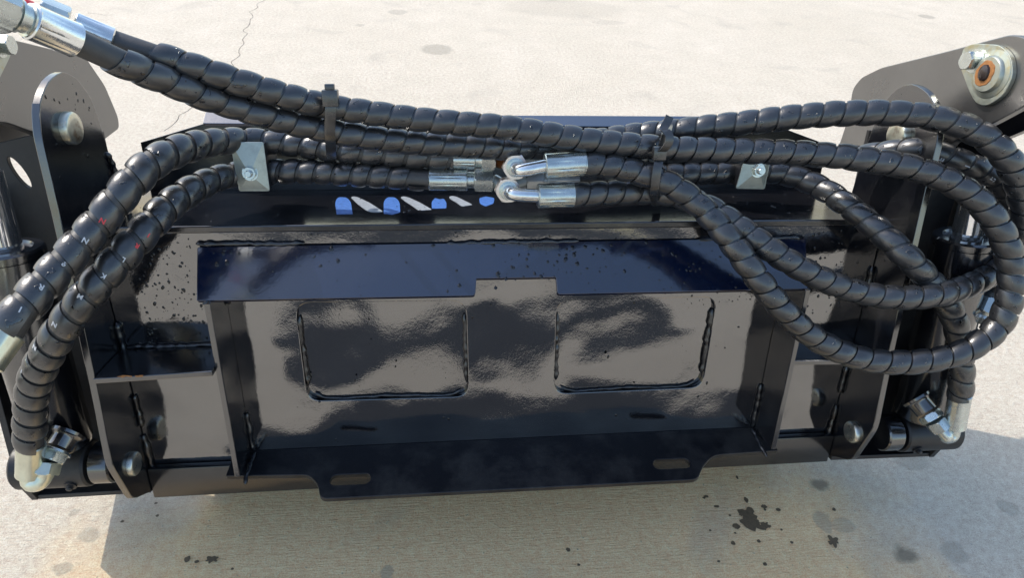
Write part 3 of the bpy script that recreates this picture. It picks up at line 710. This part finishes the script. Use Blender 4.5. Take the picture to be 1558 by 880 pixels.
L2, pL2 = hose('lower thick printed hose on the left, dropping to the lower left corner fitting',
  [(46, 684, .125), (46, 640, .135), (52, 585, .15), (78, 527, .17), (120, 465, .17), (165, 413, .15), (210, 363, .115), (255, 315, .06), (300, 285, .0), (340, 269, -.055), (385, 262, -.088), (450, 261, -.08), (550, 266, -.06), (656, 273, -.04)],
  lambda t: .0247 if t < .5 else .0247-.0022*min(1, (t-.5)/.2), .0345, gap=.17, bulge=.14, hand=-1, seed=11, core=.79)
R1, pR1 = hose('hose from the right clamp dropping behind both loops to the lower right elbow',
  [(876, 274, -.05), (960, 269, -.08), (1040, 266, -.09), (1145, 262, -.09), (1190, 264, -.08), (1240, 281, -.045), (1290, 313, .02), (1330, 345, .065), (1375, 386, .112), (1412, 425, .12), (1440, 460, .115), (1456, 500, .115), (1463, 550, .12), (1461, 604, .12)],
  .0228, .036, gap=.09, bulge=.14, hand=-1, seed=13, core=.82)
R2, pR2 = hose('hose with white printing at the far right, behind the loops',
  [(828, 241, -.05), (900, 244, -.09), (1000, 240, -.11), (1100, 238, -.11), (1200, 237, -.09), (1300, 238, -.05), (1360, 230, .0), (1400, 228, .03), (1440, 238, .05), (1486, 256, .06), (1520, 278, .065), (1540, 310, .07), (1546, 350, .07), (1540, 395, .065), (1524, 432, .06), (1508, 452, .055)],
  .0215, .036, gap=.12, bulge=.11, hand=-1, seed=15, core=.84)

# ---- end fittings
def along(path, end, px=None):
    p, t, x, y = path.at(0 if end == 0 else path.len); return p, (-t if end == 0 else t)
# big couplers in the upper left corner
a, b_ = onw(115, 61, .214), onw(44, 31, .252); d = (b_-a).normalized()
ferrule('ferrule', a, b_, .0212, 'chrome_soft', A, 8)
bm = bmesh.new(); add_lathe(bm, b_, d, [(0, .0195), (.002, .0195), (.003, .0165), (.010, .0165), (.011, .019), (.014, .019), (.015, .0165), (.02, .0165)], 32); finish('neck', bm, 'zinc', A)
hex_nut('swivel_nut', b_+d*.019, d, .0275, .05, 'zinc', A, rot=(0, .5, 1))
bm = bmesh.new(); add_lathe(bm, onw(47, 12, .205), d, [(0, .0085), (.012, .0085), (.016, .004)], 16); finish('red_cap', bm, 'red_plastic', A)
a, b_ = onw(172, 62, .14), onw(112, 38, .155); d = (b_-a).normalized()
bm = bmesh.new(); p, t, x, y = pB.at(0); 
ferrule('ferrule', a, b_, .0172, 'chrome_soft', B, 8)
hex_nut('swivel_nut', b_+d*.006, d, .020, .03, 'zinc', B)
# straight fittings at the middle
def straight(path, end, r, L, parent, nut_r, nut_L, gapl=.008, mat='zinc'):
    p, d = along(path, end); d = Vector((d.x, d.y, d.z)); d = (Vector((1 if d.x > 0 else -1, 0, 0))*.75 + d*.25).normalized()
    ferrule('ferrule', p - d*.004, p + d*L, r, mat, parent, 9)
    q = p + d*L; bm = bmesh.new(); add_lathe(bm, q - d*.001, d, [(0, r*.72), (gapl, r*.72), (gapl+.002, r*.8), (gapl+.004, r*.8)], 28); finish('neck', bm, mat, parent)
    hex_nut('swivel_nut', q + d*(gapl+.001), d, nut_r, nut_L, mat, parent, rot=(0, 1, .35))
    return q + d*(gapl + nut_L), d
eL1, dL1 = straight(pL1, 1, .0175, .036, L1, .0205, .024, .010, 'zinc')
eL2, dL2 = straight(pL2, 1, .0195, .064, L2, .0225, .032, .012, 'zinc')
eR1, dR1 = straight(pR1, 0, .0185, .056, R1, .021, .030, .007, 'zinc_dull')
eR2, dR2 = straight(pR2, 0, .0175, .020, R2, .020, .020, .006, 'zinc_dull')
# tees
def tee(c, a, b_, top, label):
    c, a, b_, top = map(Vector, (c, a, b_, top))
    th = thing('tee_fitting', label, 'pipe fitting', tuple(c), 'tee fittings joining the hoses')
    bm = bmesh.new(); add_box(bm, c-Vector((.017, .014, .014)), c+Vector((.017, .014, .014)), .003); finish('tee_body', bm, 'zinc_dull', th)
    for e in (a, b_, top):
        d = (e-c); L = d.length; bm = bmesh.new()
        prof = [(0, .012)]; h = .012
        while h < L-.001:
            prof += [(h, .0128), (h+.0009, .0118)]; h += .0018
        prof += [(L, .0115)]
        add_lathe(bm, c, d, prof, 22); finish('threaded_stub', bm, 'rusty_steel' if (e-a).length < 1e-6 and label.startswith('upper') else 'zinc_dull', th, angle=60)
    return th
c1 = onw(782, 251, -.035); t1 = onw(783, 252, -.004)
tee(c1, eL1, eR2, t1, 'upper tee fitting with rusty orange thread beside the middle nut')
c2 = onw(770, 286, -.035); t2 = onw(771, 287, -.004)
tee(c2, eL2, eR1, t2, 'lower tee fitting half hidden under the bright hexagon elbow')
def elbow(path, hexc, mat, parent, Lf, r, rn, hexw=.0235):
    p, d = along(path, 1); fe = Vector(rn)
    hx = Vector(hexc)
    hex_nut('swivel_nut', hx, (0, .0, 1), hexw, .016, 'zinc_warm', parent, rot=(.5, 1, 0))
    top = hx + Vector((0, 0, .0165))
    bm = bmesh.new(); add_lathe(bm, top-Vector((0, 0, .0005)), (0, 0, 1), [(0, .0165), (.0006, .0165), (.001, .0145), (.0035, .0145), (.004, .012)], 30); finish('collar', bm, 'zinc', parent)
    bend = top + Vector((0, 0, .008))
    corner = Vector((top.x+.002, top.y, fe.z))
    pts = [top - Vector((0, 0, .006)), top + (corner-top)*.35, top.lerp(corner, .8)+Vector((.003, 0, 0)), corner + (fe-corner)*.35, fe - (fe-corner)*.2, fe+(fe-corner).normalized()*.004]
    pipe('elbow_pipe', pts, .0112, 'chrome_soft', parent)
    ferrule('ferrule', p - d*.004, fe, r, mat, parent, 10)
elbow(pB, onw(783, 252, -.006), 'zinc', B, .070, .0212, onw(829, 253, .036))
elbow(pA, onw(772, 287, -.006), 'zinc', A, .066, .0212, onw(818, 298, .034))
# lower left fitting and its port
def port(th_cyl, base, tip, parent, name='port'):
    base, tip = Vector(base), Vector(tip); d = (tip-base).normalized()
    bm = bmesh.new(); add_lathe(bm, base - d*.006, d, [(0, .030), (.005, .0285), (.007, .024), (.011, .0215), ((tip-base).length+.004, .0205), ((tip-base).length+.005, .014)], 28, lambda a, h: 1+.02*math.sin(a*9)); finish(name, bm, 'side_paint', th_cyl)
p0 = onw(101, 664, .076); p1 = onw(88, 684, .096)
port(cylL, p0, p1, cylL)
d = (p1-p0).normalized()
bm = bmesh.new(); add_lathe(bm, p1+d*.003, d, [(0, .024), (.004, .0245), (.005, .020)], 30); finish('washer', bm, 'zinc', L2)
hex_nut('adapter_nut', p1+d*.007, d, .0225, .016, 'zinc', L2)
p2 = onw(70, 722, .128); hex_nut('swivel_nut', p1+d*.025, (p2-(p1+d*.025)), .0205, .020, 'zinc_yellowed', L2)
fe = onw(46, 722, .125)
ferrule('ferrule', onw(47, 676, .126), fe, .0218, 'zinc_yellowed', L2, 7)
pipe('elbow_pipe', [fe+(onw(47, 676, .126)-fe)*.1, fe, onw(47, 735, .128), onw(58, 735, .13), onw(68, 722, .125), p1+d*.035], .0145, 'zinc_yellowed', L2)
# upper left ferrule leaving the picture
a = onw(10, 507, .268); b_ = onw(-26, 556, .30); ferrule('ferrule', a, b_, .0235, 'zinc_yellowed', L1, 7)
pipe('elbow_pipe', [b_, onw(-45, 580, .29), onw(-60, 600, .25), onw(-60, 602, .18)], .0145, 'zinc_yellowed', L1)
# lower right
p0 = onw(1396, 610, .078); p1 = onw(1411, 628, .098); port(cylR, p0, p1, cylR)
d = (p1-p0).normalized()
hex_nut('adapter_nut', p1+d*.003, d, .0225, .014, 'zinc', R1)
q = p1+d*.018; p2 = onw(1440, 664, .128)
hex_nut('swivel_nut', q, (p2-q), .0205, .022, 'zinc', R1)
fa_, fe = onw(1461, 600, .12), onw(1452, 650, .122)
ferrule('ferrule', fa_, fe, .0205, 'zinc', R1, 7)
pipe('elbow_pipe', [fe+(fa_-fe)*.1, fe, onw(1448, 664, .124), onw(1440, 666, .126), p2, q+(p2-q)*.5], .0125, 'zinc', R1)
# far right port and nut
p0 = onw(1468, 475, .06); p1 = onw(1490, 466, .07); port(cylR, p0, p1, cylR, 'port')
e, d = along(pR2, 1)
hex_nut('swivel_nut', onw(1497, 478, .075), (onw(1510, 448, .06)-onw(1497, 478, .075)), .021, .030, 'zinc', R2, rot=(0, 0, 1))
bm = bmesh.new(); add_lathe(bm, onw(1489, 488, .078), (onw(1510, 448, .06)-onw(1497, 478, .075)), [(0, .024), (.006, .0245), (.008, .02)], 28); finish('washer', bm, 'zinc', R2)

# ------------------------------------------------------------------ printed marks on the hoses
def mark(px, py, path, txt, ang, size, mat='print_white', parent=None, lift=.985, r=.0247):
    # find the path point nearest to the view ray, then the near surface
    d = ray(px, py).normalized(); best = None
    n = 500
    for i in range(n):
        p, t, x, y = path.at(path.len*i/n); v = p-CAM; dist = (v - d*v.dot(d)).length
        if dist < .03 and (best is None or v.dot(d) < best[0] or dist < best[1]-.004):
            if best is None or dist < best[1]: best = (v.dot(d), dist, p, t)
    if best is None: return
    _, dist, p, t = best
    v = p-CAM; foot = CAM + d*v.dot(d)
    rr = r*lift; off = foot-p; h = math.sqrt(max(rr*rr-off.length_squared, 1e-8))
    c = foot - d*h; nrm = (c-p); nrm = (nrm - t*nrm.dot(t)).normalized()
    ex = t*math.cos(ang) + nrm.cross(t)*math.sin(ang); ey = nrm.cross(ex)
    cu = bpy.data.curves.new('tmp', 'FONT'); cu.body = txt; cu.size = size; cu.align_x = 'CENTER'; cu.align_y = 'CENTER'; cu.extrude = .0002; cu.offset = .0003
    ob = bpy.data.objects.new('tmp', cu); COL.objects.link(ob); dg = bpy.context.evaluated_depsgraph_get(); dg.update()
    me = bpy.data.meshes.new_from_object(ob.evaluated_get(dg)); bm = bmesh.new(); bm.from_mesh(me)
    bpy.data.objects.remove(ob); bpy.data.curves.remove(cu)
    for q in bm.verts:
        a_, b2, c_ = q.co; pt = c + ex*a_ + ey*b2
        rad = pt - p; rad = rad - t*rad.dot(t)      # wrap on the round surface
        pt = p + t*(pt-p).dot(t) + rad.normalized()*(rr + c_)
        q.co = pt
    finish('printed_letter', bm, mat, next(c_ for c_ in parent.children if c_.name.startswith('hose_tube')), smooth=False)
for px, py, tx, m_ in [(156, 336, 'N', 'print_red'), (130, 366, 'N', 'print_white'), (98, 401, '8', 'print_white'), (63, 437, 'R', 'print_white'), (31, 471, '1', 'print_white')]:
    mark(px, py, pL1, tx, math.pi/2*1.1, .0105, m_, L1)
for px, py, tx, m_ in [(226, 358, 'I', 'print_red'), (209, 374, 'R', 'print_red'), (188, 395, 'L', 'print_white'), (158, 420, 'K', 'print_white'), (123, 451, 'M', 'print_white'), (86, 493, 'N', 'print_white'), (57, 528, 'N', 'print_white'), (38, 564, '1', 'print_white')]:
    mark(px, py, pL2, tx, math.pi/2*1.1, .0095, m_, L2)
for px, py, tx in [(1432, 243, 'E'), (1472, 253, 'I'), (1510, 272, '5'), (1538, 301, '4')]:
    mark(px, py, pR2, tx, math.pi/2, .013, 'print_white', R2, r=.0215)

# ------------------------------------------------------------------ cable ties
def band(name, pts, width, thick, mat, parent, wdir=(1, 0, 0), closed=True):
    P = [Vector(p) for p in pts]
    path = Path(P + ([P[0]] if closed else [])); n = int(path.len/.004); bm = bmesh.new(); rings = []
    wd = Vector(wdir).normalized()
    for i in range(n+1):
        p, t, x, y = path.at(path.len*i/n); wv_ = (wd - t*wd.dot(t)).normalized(); nn = t.cross(wv_)
        rings.append([bm.verts.new(p + wv_*a_*width/2 + nn*b2*thick/2) for a_, b2 in ((-1, -1), (-.5, -1), (.5, -1), (1, -1), (1, .6), (.7, 1), (-.7, 1), (-1, .6))])
    for i in range(n):
        for k_ in range(8): bm.faces.new((rings[i][k_], rings[i][(k_+1) % 8], rings[i+1][(k_+1) % 8], rings[i+1][k_]))
    bm.faces.new(rings[0][::-1]); bm.faces.new(rings[-1])
    return finish(name, bm, mat, parent, angle=30)
t1_ = thing('cable_tie', 'black cable tie round the hoses left of the centre, square head on top', 'cable tie', onw(503, 190, .07), 'black cable ties round the hoses')
band('strap', P3([(503, 148, .085), (503, 158, .090), (503, 175, .090), (502, 190, .084), (502, 205, .078), (503, 220, .064), (504, 236, .03)]) + P3([(506, 242, -.06), (508, 236, -.11), (508, 205, -.11), (506, 160, .0), (504, 145, .05)]), .0155, .0022, 'nylon', t1_)
bm = bmesh.new(); c = onw(503, 149, .088); add_box(bm, c-Vector((.0115, .012, .009)), c+Vector((.0115, .012, .008)), .002); finish('head', bm, 'nylon', t1_)
bm = bmesh.new(); add_box(bm, c+Vector((-.007, .010, -.004)), c+Vector((.007, .020, .004)), .0012); finish('tail', bm, 'nylon', t1_)
t2_ = thing('cable_tie', 'black cable tie near the right clamp with its tail curling up past the top hoses', 'cable tie', onw(1005, 240, .06), 'black cable ties round the hoses')
band('strap', P3([(1013, 205, .062), (1009, 220, .060), (1005, 235, .060), (1001, 252, .075), (998, 270, .078), (996, 288, .072), (996, 303, .04)]) + P3([(998, 312, .0), (1002, 300, -.09), (1006, 250, -.14), (1012, 205, -.11), (1017, 190, -.07), (1017, 192, 0)]), .0145, .0022, 'nylon', t2_)
band('tail', P3([(1004, 232, .068), (1012, 226, .078), (1018, 216, .082), (1018, 205, .080), (1012, 199, .076), (1009, 197, .070), (1014, 188, .062), (1019, 177, .058)]), .0135, .002, 'nylon', t2_, closed=False)
bm = bmesh.new(); c = onw(1003, 233, .066); add_box(bm, c-Vector((.011, .011, .006)), c+Vector((.011, .011, .006)), .002); finish('head', bm, 'nylon', t2_)

# ------------------------------------------------------------------ hose clamps
def clamp(pxs, w_, nut, label, hide=None):
    th = thing('hose_clamp', label, 'hose clamp', onw(*nut, w_), 'galvanised hose clamps on the deck')
    P = [onw(*q, w_) for q in pxs]; out = rounded([(p.x, p.y) for p in P], .004, 3)
    bm = outline_mesh(out, [], .0032, .0008)
    c = onw(*nut, w_); hw = max(abs(p[0]-c.x) for p in out); hh = max(abs(p[1]-c.y) for p in out)
    bmesh.ops.remove_doubles(bm, verts=bm.verts, dist=1e-5)
    for v in bm.verts: v.co = Vector((v.co.x, v.co.y, w_+v.co.z))
    finish('cover_plate', bm, 'zinc_plate', th)
    # pressed facets: a shallow pyramid on the plate
    bm = bmesh.new(); cen = Vector((sum(p.x for p in P)/4, sum(p.y for p in P)/4, w_+.0016))
    ring = [bm.verts.new(cen + (Vector((p.x, p.y, w_+.0016))-cen)*.93) for p in P]; apex = [bm.verts.new(Vector((c.x, c.y, w_+.0016)) + (Vector((p.x, p.y, w_+.0016))-cen)*.16 + Vector((0, 0, .0065))) for p in P]
    for i in range(4): bm.faces.new((ring[i], ring[(i+1) % 4], apex[(i+1) % 4], apex[i]))
    bm.faces.new(apex)
    finish('pressed_facet', bm, 'zinc_plate', th, smooth=False)
    bm = bmesh.new()
    yy = [p.y for p in P]; xx = [p.x for p in P]
    add_box(bm, (min(xx)+.004, min(yy)+.003, -.135), (max(xx)-.001, max(yy)-.003, w_-.0022), .003); finish('clamp_block', bm, 'dull_paint', th)
    bm = bmesh.new(); add_lathe(bm, (c.x, c.y, w_+.0055), (0, .1, 1), [(0, .0135), (.0015, .0135), (.0016, .0105)], 26); finish('washer', bm, 'zinc', th)
    hex_nut('nut', (c.x, c.y, w_+.007), (0, .1, 1), .0115, .008, 'zinc', th)
    bm = bmesh.new(); add_lathe(bm, (c.x, c.y, w_+.010), (0, .1, 1), [(0, .006)]+[(.001+i*.0012+j*.0006, .006-.0006*j) for i in range(8) for j in (0, 1)]+[(.0115, .005)], 20); finish('bolt_end', bm, 'zinc', th, angle=60)
clamp([(350, 216), (401, 216), (411, 291), (364, 291)], -.052, (382, 262), 'galvanised clamp plate with a nut holding the two thick left hoses to the deck')
clamp([(1133, 240), (1172, 244), (1163, 288), (1119, 287)], -.052, (1151, 258), 'galvanised clamp plate with a nut at the right, its top hidden by a hose')

# ------------------------------------------------------------------ water drops
def drops(name, fr, rects, parent, seed, rmin=.0008, rmax=.0028):
    rnd = random.Random(seed); o_, ea, eb, en = fr; bm = bmesh.new()
    for (a0, b0, a1, b1, n) in rects:
        for _ in range(n):
            a_, b2 = rnd.uniform(a0, a1), rnd.uniform(b0, b1)
            r = rmin + (rmax-rmin)*rnd.random()**2.2; el = rnd.uniform(.7, 1.8); an = rnd.uniform(-.5, .5); h = r*.42
            c = o_ + ea*a_ + eb*b2
            sg = 9; rings = []
            sh = [1+rnd.uniform(-.22, .22) for _ in range(sg)]
            for q, (rr, hh) in enumerate(((1, 0), (.86, .5), (.5, .88))):
                rg = []
                for k_ in range(sg):
                    th_ = 2*math.pi*k_/sg; x = math.cos(th_)*r*rr*sh[k_]; y = math.sin(th_)*r*rr*el*sh[k_]
                    rg.append(bm.verts.new(c + ea*(x*math.cos(an)-y*math.sin(an)) + eb*(x*math.sin(an)+y*math.cos(an)) + en*(hh*h+.00005)))
                rings.append(rg)
            top = bm.verts.new(c + en*(h+.00005))
            for q in range(2):
                for k_ in range(sg): bm.faces.new((rings[q][k_], rings[q][(k_+1) % sg], rings[q+1][(k_+1) % sg], rings[q+1][k_]))
            for k_ in range(sg): bm.faces.new((rings[2][k_], rings[2][(k_+1) % sg], top))
    return finish(name, bm, 'drop', parent, angle=70, props={'kind': 'stuff'})
m, t, b = nodes('drop'); b.inputs['Base Color'].default_value = (.004, .004, .005, 1); b.inputs['Roughness'].default_value = .03; b.inputs['IOR'].default_value = 1.6
MAT['drop'] = m
pf = (Vector((0, 0, .0001)), Vector((1, 0, 0)), Vector((0, 1, 0)), Vector((0, 0, 1)))
drops('water_drops', pf, [(-.64, .02, -.52, .27, 170), (-.66, .04, -.505, .28, 60), (.58, .10, .70, .28, 90), (-.48, -.16, .50, .25, 60), (.36, .12, .52, .21, 60), (.0, .15, .15, .22, 14), (-.50, .20, .5, .285, 60)], frame, 1)
drops('water_drops', (fo + fn*.0001, fa, fb, fn), [(-.50, -.10, .55, -.004, 70), (-.02, -.07, .22, -.004, 50), (.25, -.10, .45, -.01, 26), (-.51, -.03, -.3, -.003, 14)], frame, 2, .0009, .0036)
drops('water_drops', (Vector((0, DECK+.0001, 0)), Vector((1, 0, 0)), Vector((0, 0, 1)), Vector((0, 1, 0))), [(-.66, -.20, .70, .0, 160)], frame, 3, .0008, .003)
for uu, s_ in ((UL, 1), (UR, -1)):
    drops('water_drops', (Vector((uu+s_*.0001, 0, 0)), Vector((0, 0, 1)), Vector((0, 1, 0)), Vector((s_, 0, 0))), [(-.08, .15, .07, .52, 70)], frame, 4, .0007, .0022)
